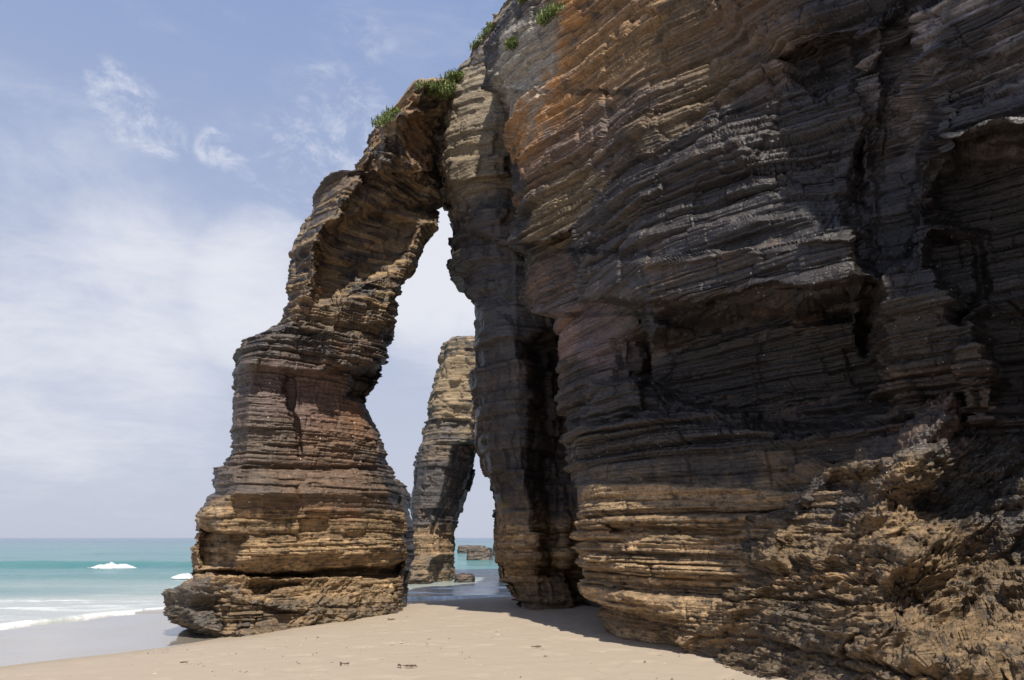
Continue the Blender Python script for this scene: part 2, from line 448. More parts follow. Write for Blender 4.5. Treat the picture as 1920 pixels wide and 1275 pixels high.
# a low swell standing up before it breaks
wc = 60 + 3.0 * fbm(np.stack([X * .06, X * 0, X * 0], -1), 1, 2, 407)
xw = smooth(-X, 14, 24)
dy = Yg - wc
Zs = Zs + xw * np.where(dy < 0, .42 * np.exp(-(dy / 1.3) ** 2), .42 * np.exp(-(dy / 3.4) ** 2))
Zs = Zs + smooth(-X, 8, 16) * .18 * np.exp(-((Yg - 45 - .8 * fbm(np.stack([X * .1, X * 0, X * 0], -1), 1, 2, 408)) / 1.4) ** 2)
Zs = np.where(off < 0, sz - .02, Zs)
foam = .8 * np.exp(-(np.maximum(off, 0) / .22) ** 2)
foam = np.clip(foam * (.7 + 1.5 * fbm(pp, 2.6, 4, 410, .65)), 0, 1)
lace = (1 + .9 * smooth(X, -9, -5)) * smooth(fbm(np.stack([X * .5, Yg * 1.3, X * 0], -1), .9, 5, 411, .6), .05, .42) * np.exp(-((off - 4.5) / 4.5) ** 2) * .55
crest = 0
milk = np.exp(-np.maximum(off, 0) / 9.0)
foam = np.clip(foam + lace + crest, 0, 1)
keep = (off > -.6)
q = grid_quads(*X.shape)[:, ::-1]
kq = keep.ravel()[q].any(1)
me = mesh_from('sea', np.stack([X, Yg, Zs], -1), q[kq], smooth_=True, extra={'foam': foam, 'milk': milk})
m = bpy.data.materials.new('sea water'); m.use_nodes = True; t = NT(m.node_tree)
geo = t.n('ShaderNodeNewGeometry'); Pn = geo.outputs['Position']
yv = t.n('ShaderNodeSeparateXYZ', ins={0: Pn}).outputs[1]
fo = t.n('ShaderNodeAttribute', attribute_name='foam').outputs['Fac']
mi = t.n('ShaderNodeAttribute', attribute_name='milk').outputs['Fac']
pn = t.noise(t.scale(Pn, (.25, 1, 1)), .12, 4, .6)
col = t.mix(t.ramp(yv, 60, 500), (.055, .19, .18), (.015, .085, .16))
col = t.mix(t.ramp(pn, .4, .7, 0, .6), col, (.02, .13, .16))
col = t.mix(t.ramp(mi, .0, .6, 0, .95), col, (.40, .41, .37))
col = t.mix(fo, col, (.80, .80, .78))
wv = t.math('ADD', t.math('MULTIPLY', t.noise(t.scale(Pn, (.35, 1, 1)), 1.1, 6, .65), .40), t.math('MULTIPLY', t.noise(t.scale(Pn, (.5, 1, 1)), 6, 4, .6), .03))
wvh = t.math('MULTIPLY', wv, t.ramp(mi, .1, 1.0, 1.0, .15))
bp = t.n('ShaderNodeBump', ins={'Strength': .8, 'Distance': 1.0, 'Height': wvh})
b = t.n('ShaderNodeBsdfPrincipled', ins={'Base Color': col, 'Roughness': t.math('ADD', .13, t.math('MULTIPLY', fo, .6)), 'IOR': 1.33, 'Normal': bp.outputs[0]})
t.n('ShaderNodeOutputMaterial', ins={0: b.outputs[0]})
SEAM = m
tag(link(me, 'sea', m), kind='structure')

# breaking crests: lumpy white water on the front of the swell
m = bpy.data.materials.new('white water'); m.use_nodes = True; t = NT(m.node_tree)
b = t.n('ShaderNodeBsdfPrincipled', ins={'Base Color': (.74, .76, .76, 1), 'Roughness': .7})
n_ = t.noise(None, 6, 5, .7)
b.inputs['Normal'].default_value = (0, 0, 0)
t.set(b, 'Normal', t.n('ShaderNodeBump', ins={'Strength': .8, 'Distance': .3, 'Height': n_}).outputs[0])
t.n('ShaderNodeOutputMaterial', ins={0: b.outputs[0]})
WHITE = m
def crest_mesh(x0, x1, yc, h, wd, seed, taper=.25, slant=0.0):
    nu, nv = 260, 44
    u = np.linspace(0, 1, nu)[None]; v = np.linspace(0, 1, nv)[:, None]
    x = x0 + (x1 - x0) * u + 0 * v
    q = np.stack([x, x * 0, x * 0], -1)
    env = smooth(u, 0, taper) * smooth(1 - u, 0, taper) * (1 + .35 * fbm(q, .5, 3, seed))
    ph = math.pi * v
    y = yc + slant * (u - .5) - np.cos(ph) * wd * env + .12 * fbm(q, 1.2, 2, seed + 4)
    z = np.sin(ph) * h * env * (.62 + .9 * np.abs(fbm(np.stack([x * 1.3, v * 2 + 0 * x, x * 0], -1), 1, 4, seed + 7, .65))) - .04
    p = np.stack([x, y + 0 * x, z + 0 * x], -1)
    d = .30 * h / .5 * fbm(p, 3.0, 5, seed + 1, .7)
    p[..., 2] += d * np.sin(ph) ; p[..., 1] -= .7 * d
    return mesh_from('crest', p, grid_quads(nv, nu), smooth_=True)
def sea_at(px, py, z=0):
    d = raydir(px, py); k = (z - HC) / d[2]; return np.array([0, 0, HC]) + d * k
a = at(166, 1055, 57.0); b_ = at(262, 1055, 57.0)
o = link(crest_mesh(a[0], b_[0], 57.0, .40, 1.9, 501, .45), 'breaking_wave', WHITE)
tag(o, 'longer white breaking crest on the green swell, well left of the arch leg', 'wave', 'breaking waves')
a = at(308, 1070, 43.5); b_ = at(385, 1076, 43.5)
o = link(crest_mesh(a[0], b_[0], 43.5, .19, 1.7, 511, .45, -3.4), 'breaking_wave', WHITE)
tag(o, 'short white breaking crest touching the left edge of the arch leg', 'wave', 'breaking waves')

# ------------------------------------------------------------------ the arch leg
RING = [(0, .42), (.03, .16), (.12, 0), (.3, .10), (.55, .38), (.8, .72), (.94, .95), (1.0, 1.25), (.97, 1.6), (.7, 1.75), (.3, 1.35), (.08, .95)]
legL = [(158, 785), (196, 751), (226, 716), (241, 701), (301, 672), (321, 664), (323, 621), (351, 600), (417, 573), (472, 551), (522, 541), (577, 537), (600, 527), (612, 500),
        (640, 464), (680, 443), (740, 439), (800, 434), (850, 426), (872, 418), (877, 400), (924, 404), (932, 388), (970, 370), (1020, 361), (1070, 361), (1095, 366), (1140, 380), (1230, 390)]
legR = [(158, 868), (380, 862), (392, 826), (430, 814), (470, 796), (500, 779), (540, 753), (570, 743), (620, 734), (678, 724), (684, 712), (720, 705), (744, 684),
        (760, 690), (800, 706), (850, 723), (900, 742), (950, 752), (1000, 760), (1040, 763), (1080, 752), (1130, 746), (1230, 740)]
ys = np.unique(np.concatenate([[a[0] for a in legL], [a[0] for a in legR]]))
rows = [(y, interp(legL, y), interp(legR, y), 17.4 - .2 * (y > 900), max(1.9, 3.4 * (interp(legR, y) - interp(legL, y)) / 400) + 1.2 * (y < 400)) for y in ys]
arch = thing('rock_arch_leg', 'tall leaning slate arch leg standing between the sea and the open arch', 'rock arch')
items = [
    ([(340, 1068), (560, 1074), (780, 1052), (790, 1072), (600, 1094), (440, 1110), (340, 1106)], 1.0, 5),
    ([(376, 985), (456, 1010), (436, 1066), (372, 1060)], .55, 5),
    ([(470, 880), (760, 890), (770, 1040), (440, 1060), (385, 960)], -.25, 10),
    ([(440, 640), (540, 600), (740, 640), (722, 680), (560, 700), (460, 690)], -.30, 6),
    ([(655, 700), (725, 690), (725, 745), (690, 752), (650, 742)], .7, 6),
    ([(640, 560), (740, 540), (720, 690), (600, 690)], -.25, 8),
    ([(610, 430), (700, 400), (780, 420), (740, 500), (640, 540), (600, 560)], .75, 12),
    ([(660, 330), (700, 320), (640, 420), (590, 560), (560, 560), (600, 420)], -.30, 8),
    ([(705, 240), (720, 250), (690, 340), (680, 330)], .5, 5),
    ([(735, 210), (830, 190), (800, 330), (760, 330), (735, 260)], -.35, 8),
    ([(764, 225), (835, 215), (840, 345), (800, 330), (770, 290)], .55, 6),
    ([(530, 700), (548, 700), (552, 770), (570, 860), (560, 860), (538, 770)], .25, 3),
    ([(555, 978), (612, 975), (612, 1000), (555, 1000)], .18, 3),
    ([(395, 880), (560, 905), (560, 935), (400, 925)], -.2, 5),
]
stains_and_light = [(W(560, 810, 18), (3.2, 4, 2.6), (.135, .092, .060), .62), (W(640, 770, 18.2), (1.3, 2, 1.5), RUST, .5), (W(640, 900, 18), (1.7, 2, .9), (.15, .09, .055), .6), (W(560, 970, 18), (2.4, 2, .35), (.25, .13, .07), .7),
          (W(560, 740, 18), (1.3, 2, .9), (.16, .10, .085), .7), (W(480, 740, 17.5), (1, 2, .8), PLUM, .5), (W(660, 770, 18.5), (.7, 1.5, .5), (.22, .105, .05), .6),
          (W(760, 260, 19), (1.0, 2, 1.3), (.31, .17, .08), .8), (W(800, 180, 19), (1.2, 2, .7), (.33, .25, .15), .7)]
column('pillar', rows, RING, arch, 11, dict(upper=7.2, upcol=(.25, .17, .09), stains_and_light=stains_and_light, tide=2.75), 760, 560, items, amp=.85, bed=dict(fine=1.65, coarse=.6, groove=2.4, length=1.45, rough=.9, block=1.1), calm=(6.4, .46))
# low shelf at its foot
shL = [(1088, 372), (1100, 346), (1112, 322), (1122, 312), (1150, 314), (1170, 336), (1190, 400), (1260, 420)]
shR = [(1088, 740), (1120, 748), (1150, 735), (1190, 700), (1260, 690)]
rows = [(y, interp(shL, y), interp(shR, y), 17.15 - .4 * smooth(np.float64(y), 1100, 1150), 3.3) for y in (1088, 1100, 1112, 1122, 1150, 1170, 1190, 1260)]
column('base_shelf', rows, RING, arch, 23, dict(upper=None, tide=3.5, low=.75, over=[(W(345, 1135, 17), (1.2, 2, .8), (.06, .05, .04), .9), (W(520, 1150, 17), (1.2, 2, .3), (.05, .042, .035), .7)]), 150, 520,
       [([(312, 1120), (430, 1128), (450, 1200), (312, 1200)], .5, 10), ([(430, 1130), (560, 1150), (520, 1175), (430, 1190)], .35, 6), ([(470, 1090), (560, 1090), (560, 1120), (470, 1125)], .3, 6)], amp=.6, lump=.62, nblur=36)
# dark rib standing behind its right edge
rows = [(900, 725, 748, 21.3, 1.5), (908, 715, 757, 21.3, 1.5), (925, 705, 766, 21.3, 1.5), (980, 700, 776, 21.2, 1.5), (1040, 700, 774, 21.2, 1.5), (1062, 700, 762, 21.2, 1.5), (1130, 700, 756, 21, 1.5), (1200, 700, 752, 21, 1.5)]
column('rear_rib', rows, RING, arch, 31, dict(upper=None, tide=-3, low=-4), 190, 130, amp=.6)

# ------------------------------------------------------------------ the main cliff
cliff = thing('sea_cliff', 'huge dark layered slate cliff with orange top filling the right of the beach', 'cliff')
# column that carries the arch, set back from the face
cL = [(-40, 985), (-20, 975), (0, 962), (40, 928), (80, 894), (110, 879), (132, 862), (160, 842), (200, 826), (395, 836), (430, 846), (470, 849), (500, 856), (540, 863), (560, 875), (575, 888), (600, 890), (700, 893),
      (830, 899), (880, 912), (950, 929), (1000, 937), (1050, 940), (1090, 944), (1098, 958), (1125, 972), (1160, 990), (1230, 1000)]
ys = [a[0] for a in cL]
RINGC = [(0, .5), (.05, .25), (.16, .08), (.3, 0), (.55, .1), (.62, .35), (.72, .35), (.78, .1), (.9, 0), (1, .3), (1, 2.0), (.6, 2.2), (.2, 2.0), (.03, 1.2)]
rows = [(y, interp(cL, y), 1150, 18.3, 2.6) for y in ys]
itemc = [([(1000, 640), (1050, 620), (1062, 760), (1050, 1070), (1012, 1075), (1008, 850)], .85, 18),
         ([(880, 560), (960, 600), (1000, 720), (985, 950), (900, 840), (880, 700)], -.15, 10),
         ([(930, 980), (1003, 985), (1003, 1052), (935, 1048)], -.35, 5),
         ([(940, 1060), (1140, 1068), (1140, 1140), (960, 1140)], .55, 6),
         ([(868, 90), (915, 95), (918, 400), (868, 400)], .0, 6),
         ([(826, 225), (838, 225), (842, 390), (828, 390)], .8, 4),
         ([(838, 300), (952, 290), (952, 330), (838, 345)], -.3, 5),
         ([(845, 400), (955, 470), (955, 560), (880, 570), (850, 480)], .35, 9)]
stc = [(W(900, 200, 18.5), (2, 2, 2.3), (.25, .20, .135), .9), (W(880, 330, 18.5), (1.5, 2, 1.1), (.22, .165, .10), .8), (W(925, 560, 18.5), (1, 2, 2), (.075, .07, .068), .8),
       (W(1080, 850, 18.5), (.6, 2, 2), (.07, .06, .06), .5)]
column('arch_column', rows, RINGC, cliff, 47, dict(upper=13.0, upcol=(.25, .2, .13), stains_and_light=stc, tide=2.75, low=1.2), 860, 560, itemc, amp=.75)

# the face itself
mL = [(-60, 990), (-20, 978), (0, 967), (40, 934), (80, 914), (165, 918), (176, 952), (280, 953), (300, 960), (400, 970), (440, 957), (458, 948), (466, 950), (476, 985), (500, 990), (585, 990), (594, 1045),
      (760, 1048), (800, 1062), (880, 1068), (1000, 1068), (1060, 1078), (1110, 1092), (1140, 1120), (1300, 1150)]
PX1 = 2160.0
nr, ncf = 960, 860
py = np.linspace(-70, 1340, nr)
u = np.linspace(0, 1, ncf)
Lm = interp(mL, py)
PXg = Lm[:, None] + u[None] * (PX1 - Lm[:, None])
PYg = np.broadcast_to(py[:, None], PXg.shape)
def wallY(px, py):
    d = raydir(px, py); r = d[..., 0] / d[..., 1]
    t_ = (13 * r - 1.5) / (.72 + .69 * r)
    return 13 - .69 * t_
Yw = wallY(PXg, PYg)
faces = [
    # recessed slab below the left ledge
    ([(900, 462), (1040, 452), (1084, 430), (1090, 560), (1200, 575), (1215, 700), (1120, 720), (1090, 800), (900, 800)], 1.25, 5),
    ([(900, 594), (1044, 594), (1046, 800), (900, 800)], .9, 4),
    # big dark bulge
    ([(1085, 440), (1180, 380), (1330, 230), (1500, 330), (1620, 420), (1640, 520), (1500, 600), (1200, 590), (1088, 560)], -.5, 60),
    ([(1090, 500), (1300, 470), (1600, 440), (1640, 520), (1440, 545), (1300, 585), (1200, 572), (1088, 556)], -.42, 10),
    ([(1085, 452), (1180, 430), (1420, 405), (1600, 395), (1640, 440), (1600, 452), (1420, 462), (1200, 492), (1088, 500)], -.2, 9),
    ([(1300, 585), (1440, 545), (1600, 530), (1600, 600), (1300, 630), (1200, 600)], .5, 10),
    # dark hollow under the bulge
    ([(1190, 640), (1300, 620), (1480, 600), (1640, 560), (1660, 760), (1500, 800), (1250, 745), (1200, 720)], .9, 26),
    ([(1200, 735), (1500, 770), (1500, 790), (1200, 770)], .2, 6),
    # lower mass standing forward in the sun
    ([(1050, 800), (1200, 790), (1560, 800), (1700, 790), (1700, 1400), (1000, 1400)], -.35, 8),
    ([(1000, 905), (1130, 903), (1600, 915), (1700, 1000), (1700, 1400), (1000, 1400)], -.55, 5),
    ([(1160, 1010), (1400, 1012), (1420, 1080), (1300, 1200), (1130, 1130), (1112, 1060)], -.22, 6),
    ([(1000, 1060), (1140, 1062), (1150, 1110), (1280, 1170), (1300, 1300), (1000, 1300)], .25, 10),
    ([(1130, 985), (1390, 992), (1390, 1003), (1130, 998)], .25, 3),
    ([(1100, 1125), (1240, 1185), (1330, 1250), (1330, 1340), (1050, 1340)], .35, 6),
    # top brow and the slanting slabs
    ([(1330, -90), (1720, -90), (1690, 20), (1600, 80), (1500, 108), (1400, 60), (1340, 20)], -.22, 20),
    ([(1460, 112), (1560, 74), (1660, 70), (1600, 130), (1530, 190), (1500, 150)], .5, 16),
    ([(1590, 70), (1640, 20), (1700, 0), (1640, 130), (1600, 130)], -.35, 5),
    ([(1330, 100), (1420, 110), (1470, 200), (1400, 330), (1360, 260)], -.12, 8),
    # upright crack and hollows
    ([(1608, 300), (1626, 250), (1640, 420), (1650, 640), (1618, 660), (1606, 480)], .45, 14),
    ([(1640, 130), (1712, 40), (1722, 300), (1700, 480), (1640, 500)], .35, 8),
    # overhanging block at the top right
    ([(1712, 20), (1960, -90), (2300, -90), (2300, 260), (1900, 262), (1724, 300), (1730, 180)], -.75, 6),
    ([(1725, 150), (1920, 90), (2300, 60), (2300, 120), (1920, 150), (1728, 205)], .14, 12),
    ([(1790, 300), (2300, 262), (2300, 700), (1880, 760), (1840, 600), (1845, 440), (1740, 400)], .8, 22),
    ([(1755, 440), (1845, 440), (1850, 560), (1800, 600), (1765, 540)], .7, 16),
    ([(1790, 640), (1870, 640), (1870, 800), (1800, 800)], -.35, 5),
    ([(1700, 860), (2300, 800), (2300, 1250), (1660, 1180), (1640, 1080)], .6, 30),
]
Yf = Yw + carve(PXg, PYg, faces, 61)
q = np.stack([PXg / 420, PYg / 420, PXg * 0], -1)
Yf = Yf + .35 * fbm(q, 1.0, 2, 63)
lean = np.interp(py, [-70, 120, 260, 400, 560, 800, 900, 1340], [.2, .3, .8, 1.15, .95, .15, 0, 0])[:, None] * smooth(PXg, 1070, 1210) 
lean2 = np.interp(py, [-70, 300, 560, 700, 800, 880, 1340], [.5, 1.0, 1.15, .5, .2, 0, 0])[:, None]
kr = smooth(PXg, 1330, 1500)
lean = lean * (1 - kr) + lean2 * kr
Yf = Yf - lean
# rounding of the left edge
du_ = (PXg - Lm[:, None])
Yf = Yf + .9 * np.exp(-du_ / 16.0) * (PYg > -100)
# side wrap that carries the face back towards the column
side = []
for dpx, dY in ((40, 6.5), (36, 5.0), (30, 3.6), (22, 2.4), (12, 1.2), (5, .5)):
    side.append(at(Lm + dpx, py, Yf[:, 0] + dY))
body = at(PXg, PYg, Yf)
sd = np.stack(side, 1)
# densify the side
nd = 110
ks = np.linspace(0, sd.shape[1], nd, endpoint=False)
full = np.concatenate([sd, body[:, :1]], 1)
i0 = np.floor(ks).astype(int); fr = (ks - i0)[None, :, None]
sdd = full[:, i0] * (1 - fr) + full[:, np.minimum(i0 + 1, sd.shape[1])] * fr
Pg = np.concatenate([sdd, body], 1)
# the rock goes on rising above the frame and back over the top
top = Pg[0]
add = []
for f in np.linspace(0, 1, 70)[1:]:
    r = top.copy()
    r[:, 2] = top[:, 2] + (np.maximum(17.0, top[:, 2] + .5) - top[:, 2]) * f
    r[:, 1] += .6 * f; r[:, 0] += .3 * f
    add.append(r)
for f in np.linspace(0, 1, 30)[1:]:
    r = add[68].copy(); r[:, 1] += 26 * f; r[:, 0] += 2 * f; r[:, 2] += 1.5 * f; add.append(r)
Pg = np.concatenate([np.array(add[::-1]), Pg], 0)
stm = [(W(1290, 130, 11.8), (1.7, 3, 2.0), (.21, .14, .075), .85), (W(1250, 270, 12.2), (1.4, 2, .8), (.17, .12, .065), .75), (W(1420, 60, 11), (1.3, 2, 1.2), (.15, .095, .06), .8), (W(1040, 170, 14), (1.6, 3, 2.2), ORANGE, .9), (W(1000, 120, 14.2), (.55, 3, 1.6), GREY, .9), (W(960, 100, 14.3), (.7, 2, 1.3), GREY, .9),
       (W(1180, 120, 12.8), (1.5, 2, 1.7), (.27, .17, .085), .85), (W(1260, 90, 12), (.45, 1, .7), (.42, .24, .08), .8), (W(1260, 150, 12), (.3, .7, .45), ORANGE, .6),
       (W(1080, 300, 13.6), (1.3, 2, 1.0), (.155, .105, .075), .8), (W(1060, 400, 13.9), (.9, 2, .9), (.20, .145, .08), .8), (W(1200, 260, 12.8), (1.0, 2, .8), (.13, .09, .07), .75),
       (W(1350, 250, 11.6), (.7, 1, .7), (.13, .105, .05), .7), (W(1260, 330, 12.4), (.6, 1, .7), (.26, .18, .07), .85),
       (W(1040, 550, 15), (.7, 2, 1.0), (.125, .095, .085), .9), (W(1065, 640, 15), (.22, 2, .55), (.24, .15, .12), .9), (W(1130, 640, 14.4), (.6, 2, .8), (.15, .11, .11), .8), (W(1010, 520, 15), (.3, 1.5, .35), (.2, .13, .095), .7),
       (W(1420, 60, 11), (.8, 2, .5), (.16, .095, .055), .8), (W(1600, 40, 10.4), (.6, 2, .6), (.16, .10, .06), .7),
       (W(1820, 150, 8.4), (1.2, 2, 1.5), (.27, .225, .20), .95), (W(1430, 120, 11.4), (.35, 1, .5), (.17, .15, .15), .8)]  # pale patch on the top-right block stands in for light on it
amap = np.ones(Pg.shape[:2])
am = smooth(PXg, 1500, 1700) * .5
face, QF = build_grid('cliff_face', Pg, 61, False, cliff, dict(upper=None, stains_and_light=stm, tide=2.95, low=.5, over=[(W(1680, 620, 9.5), (2.4, 4, 2.3), (.022, .018, .016), .7), (W(1330, 700, 11.5), (1.9, 3, 1.0), (.020, .017, .017), .8), (W(1450, 480, 10.5), (1.6, 3, 1.0), (.035, .031, .031), .5)]), dict(block=.7, groove=2.2, coarse=.85, fine=2.0, length=1.5, warp=.05, rough=.7), 22, .85, 0, False)  # over patches put the shade of the hollow and right side into the colour

# debris buttress climbing the foot of the face, and an unseen cliff wall added out of frame to shade the face
def ridge(name, poly_rows, seed, parent, px0, px1, py0, py1, nr, nc, depth_fn, colkw, **kw):
    PX, PY = np.meshgrid(np.linspace(px0, px1, nc), np.linspace(py0, py1, nr))
    Yd = depth_fn(PX, PY)
    return build_grid(name, at(PX, PY, Yd), seed, False, parent, colkw, **kw)
def butt(px, py):
    base = wallY(px, py) - .78
    # crest line of the ridge: distance below it brings the rock forward
    cy = np.interp(px, [1200, 1262, 1300, 1380, 1450, 1520, 1600, 1680, 1760, 1850, 2100], [1290, 1210, 1130, 1035, 960, 900, 845, 800, 770, 760, 740])
    q = np.stack([px / 90, py / 90, px * 0], -1)
    cy = cy + 16 * fbm(q, 1, 4, 71, .6)
    s = py - cy
    out = np.where(s < 0, 1.3 * np.clip(-s / 45, 0, 1), 0) - .75 * smooth(s, -10, 90) - 1.3 * smooth(s, 60, 480)
    a_ = (px * .56 + py * .83)
    b_ = (px * .83 - py * .56)
    q2 = np.stack([a_ / 42, b_ / 170, px * 0], -1)
    gl = .42 * fbm(q2, 1, 4, 73, .55) * smooth(s, 0, 60)
    rb = np.interp(py, [740, 850, 950, 1010, 1060, 1110, 1160, 1190, 1250, 1330, 1420], [1790, 1740, 1660, 1700, 1712, 1675, 1670, 1690, 1800, 2100, 2400]) + 34 * fbm(q, 2.2, 4, 75, .6)
    hol = 1.05 * smooth(px - rb, -30, 95) * smooth(-py, -1290, -1130)
    hol2 = .55 * poly_mask(px + 20 * fbm(q, 2, 3, 77), py + 12 * fbm(q, 2, 3, 78), [(1470, 975), (1560, 900), (1640, 880), (1620, 950), (1540, 1020), (1480, 1040)], 22)
    hol3 = 0
    low_ = 0
    return base + out + gl + hol + hol2 + hol3 + low_
ridge('buttress', None, 71, cliff, 1200, 2160, 740, 1420, 560, 640, butt,
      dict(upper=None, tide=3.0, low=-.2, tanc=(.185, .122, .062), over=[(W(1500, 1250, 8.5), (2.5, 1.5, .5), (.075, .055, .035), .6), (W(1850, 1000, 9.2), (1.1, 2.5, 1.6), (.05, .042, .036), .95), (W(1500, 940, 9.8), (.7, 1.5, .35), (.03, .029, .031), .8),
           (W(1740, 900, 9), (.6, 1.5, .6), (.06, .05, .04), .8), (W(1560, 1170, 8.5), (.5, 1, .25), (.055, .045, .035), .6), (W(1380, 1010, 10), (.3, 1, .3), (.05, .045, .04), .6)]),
      nblur=70, amp=.85, lump=.42, bed=dict(coarse=.8, fine=1.5, tilt=(-.16, 0), groove=1.8, length=1.2), hori=.4)

# unseen promontory added beside the camera, its overhang shaped to shade the face
zz_ = np.linspace(18, -.5, 260)
path = np.array([(7.4, 8.6), (7.0, 7.0), (6.6, 5.5), (6.9, 4.2), (9, 3), (12, 0), (14, -8), (16, -14)])
seg = np.r_[0, np.cumsum(np.hypot(*np.diff(path, axis=0).T))]
uu = np.linspace(0, seg[-1], 330)
xs_, ys_ = np.interp(uu, seg, path[:, 0]), np.interp(uu, seg, path[:, 1])
Zg, Xg = np.meshgrid(zz_, xs_, indexing='ij'); _, Yg2 = np.meshgrid(zz_, ys_, indexing='ij')
Pg = np.stack([Xg + .15 * np.sin(Zg), Yg2, Zg], -1)
Pg[..., 0] += -.5 * np.clip(Zg - 9, 0, 3.6)
tp = Pg[0]; add = [tp + np.array([f * 25, f * 2, f * .8]) for f in np.linspace(0, 1, 24)[1:]]
Pg = np.concatenate([np.array(add[::-1]), Pg], 0)
build_grid('shading_side_face', Pg, 83, False, cliff, dict(upper=12, tide=2.95), None, 8, .8)

# ------------------------------------------------------------------ the second arch leg, far back in the water
far = thing('rock_arch_leg', 'smaller far arch leg standing in shallow water, seen through the big arch', 'rock arch')
fl = [(633, 846), (640, 836), (660, 832), (700, 820), (760, 803), (800, 793), (850, 785), (900, 778), (950, 772), (1040, 771), (1060, 770), (1100, 770)]
fr_ = [(633, 893), (640, 960), (825, 960), (835, 900), (845, 894), (900, 881), (950, 866), (1000, 848), (1010, 851), (1045, 848), (1060, 846), (1100, 846)]
ys = sorted({a[0] for a in fl} | {a[0] for a in fr_})
rows = [(y, interp(fl, y), interp(fr_, y), 39.0, 3.5) for y in ys]
RF = [(0, .4), (.05, .1), (.2, 0), (.52, .05), (.66, .5), (.9, .75), (1, 1.0), (1, 1.8), (.5, 1.9), (.1, 1.2)]
column('pillar', rows, RF, far, 97, dict(upper=7.0, upcol=(.27, .20, .12), stains_and_light=[(W(850, 720, 39), (1.4, 3, 2.2), (.27, .20, .12), .9)], tide=2.6, low=.7), 330, 260, amp=.75)
rows = [(1040, 790, 848, 38.4, 2.5), (1050, 765, 850, 38.0, 3), (1060, 755, 850, 37.9, 3), (1078, 752, 850, 37.8, 3), (1110, 750, 850, 37.8, 3)]
column('base_shelf', rows, RF, far, 101, dict(upper=None, tide=3.5, low=1.4), 60, 160, amp=.5, lump=.5, nblur=14)
rows = [(640, 900, 1060, 40, 4), (1100, 935, 1060, 40, 4)]
column('abutment', rows, RF, far, 103, dict(upper=7.0, tide=2.6), 260, 180, amp=.7)

# ------------------------------------------------------------------ rocks in the sea
def sea_rock(px0, px1, py0, py1, Y, label, seed, flat=1.0, cat='rock'):
    a = at(px0, py1, Y); b = at(px1, py0, Y)
    cx = (a[0] + b[0]) / 2; wdt = (b[0] - a[0]) / 2; top = max(b[2], .06)
    nu, nv = 120, 50
    th = np.linspace(0, 2 * math.pi, nu, endpoint=False)[None]; v = np.linspace(0, 1, nv)[:, None]
    rr_ = np.where(v < .5, np.sin(v * math.pi), 1.0 + .15 * (v - .5)) ** .7
    z = top * (1 - np.clip(v - .45, 0, 1) * 2.4) * (1 - 0.0 * th)
    z = np.where(v < .45, top * (1 - .08 * (v / .45) ** 2), z)
    sq = 1 / np.maximum(np.abs(np.cos(th)), np.abs(np.sin(th))) ** .55
    P_ = np.stack([cx + wdt * rr_ * sq * np.cos(th) * .85, Y + wdt * .8 * rr_ * sq * np.sin(th), z + 0 * th], -1)
    o, Q = build_grid('sea_rock', P_[:, ::-1], seed, True, None, dict(upper=-5, upcol=(.15, .105, .075), tide=-5, low=.15), None, 3, .35 * min(1, wdt), .3)
    return tag(o, label, cat, 'rocks in the water behind the arch')
sea_rock(872, 926, 1027, 1044, 78, 'squarish brown rock in the water, the largest one in the arch gap', 111)
sea_rock(855, 915, 1023, 1029, 110, 'long low rock just behind the squarish rock in the water', 113)
sea_rock(923, 958, 1008, 1030, 95, 'brown rock showing at the edge of the arch column by the horizon', 117)
sea_rock(852, 890, 1079, 1083, 39.5, 'thin flat reef beside the foot of the far arch leg', 119)

# ------------------------------------------------------------------ grass on the rocks
m = bpy.data.materials.new('cliff grass'); m.use_nodes = True; t = NT(m.node_tree)
oi = t.n('ShaderNodeNewGeometry')
gn = t.noise(oi.outputs['Position'], 6, 3)
cg = t.mix(t.ramp(gn, .3, .7), (.075, .125, .025), (.22, .25, .06))
b = t.n('ShaderNodeBsdfPrincipled', ins={'Base Color': cg, 'Roughness': .6})
t.n('ShaderNodeOutputMaterial', ins={0: b.outputs[0]})
GRASS = m
dg = bpy.context.evaluated_depsgraph_get()
def hit(px, py):
    d = raydir(px, py); d = Vector(tuple(d / np.linalg.norm(d)))
    ok, loc, nrm, _, ob, _ = C.ray_cast(dg, Vector((0, 0, HC)), d)
    return (np.array(loc), np.array(nrm), ob) if ok else None
def tuft(pts, n, label, seed, ln=.3, spread=.25):
    rng = np.random.default_rng(seed)
    vs, fs = [], []
    pts = np.array(pts)
    for i in range(n):
        c = pts[rng.integers(len(pts))] + np.clip(rng.normal(0, spread, 3), -1.7 * spread, 1.7 * spread) * (1, 1, .22)
        a = rng.uniform(0, 6.28); L = ln * rng.uniform(.5, 1.25); lean = rng.uniform(.15, .9)
        dx, dy = math.cos(a), math.sin(a); wd = .012
        sx, sy = -dy * wd, dx * wd
        k = len(vs)
        p0 = c; p1 = c + np.array([dx * lean * L * .35, dy * lean * L * .35, L * .6]); p2 = c + np.array([dx * lean * L, dy * lean * L, L * (1 - .3 * lean)])
        vs += [p0 + (sx, sy, 0), p0 - (sx, sy, 0), p1 - (sx * .8, sy * .8, 0), p1 + (sx * .8, sy * .8, 0), p2 - (sx * .2, sy * .2, 0), p2 + (sx * .2, sy * .2, 0)]
        fs += [(k, k + 1, k + 2, k + 3), (k + 3, k + 2, k + 4, k + 5)]
    me = mesh_from('grass', np.array(vs), np.array(fs))
    o = link(me, 'grass_tuft', GRASS)
    return tag(o, label, 'grass tuft', 'grass growing on the cliff tops')
def pts_from(pix):
    out = []
    for px, py in pix:
        for k in range(0, 40, 2):
            h = hit(px, py + k)
            if h: out.append(h[0]); break
    return out
dg.update()
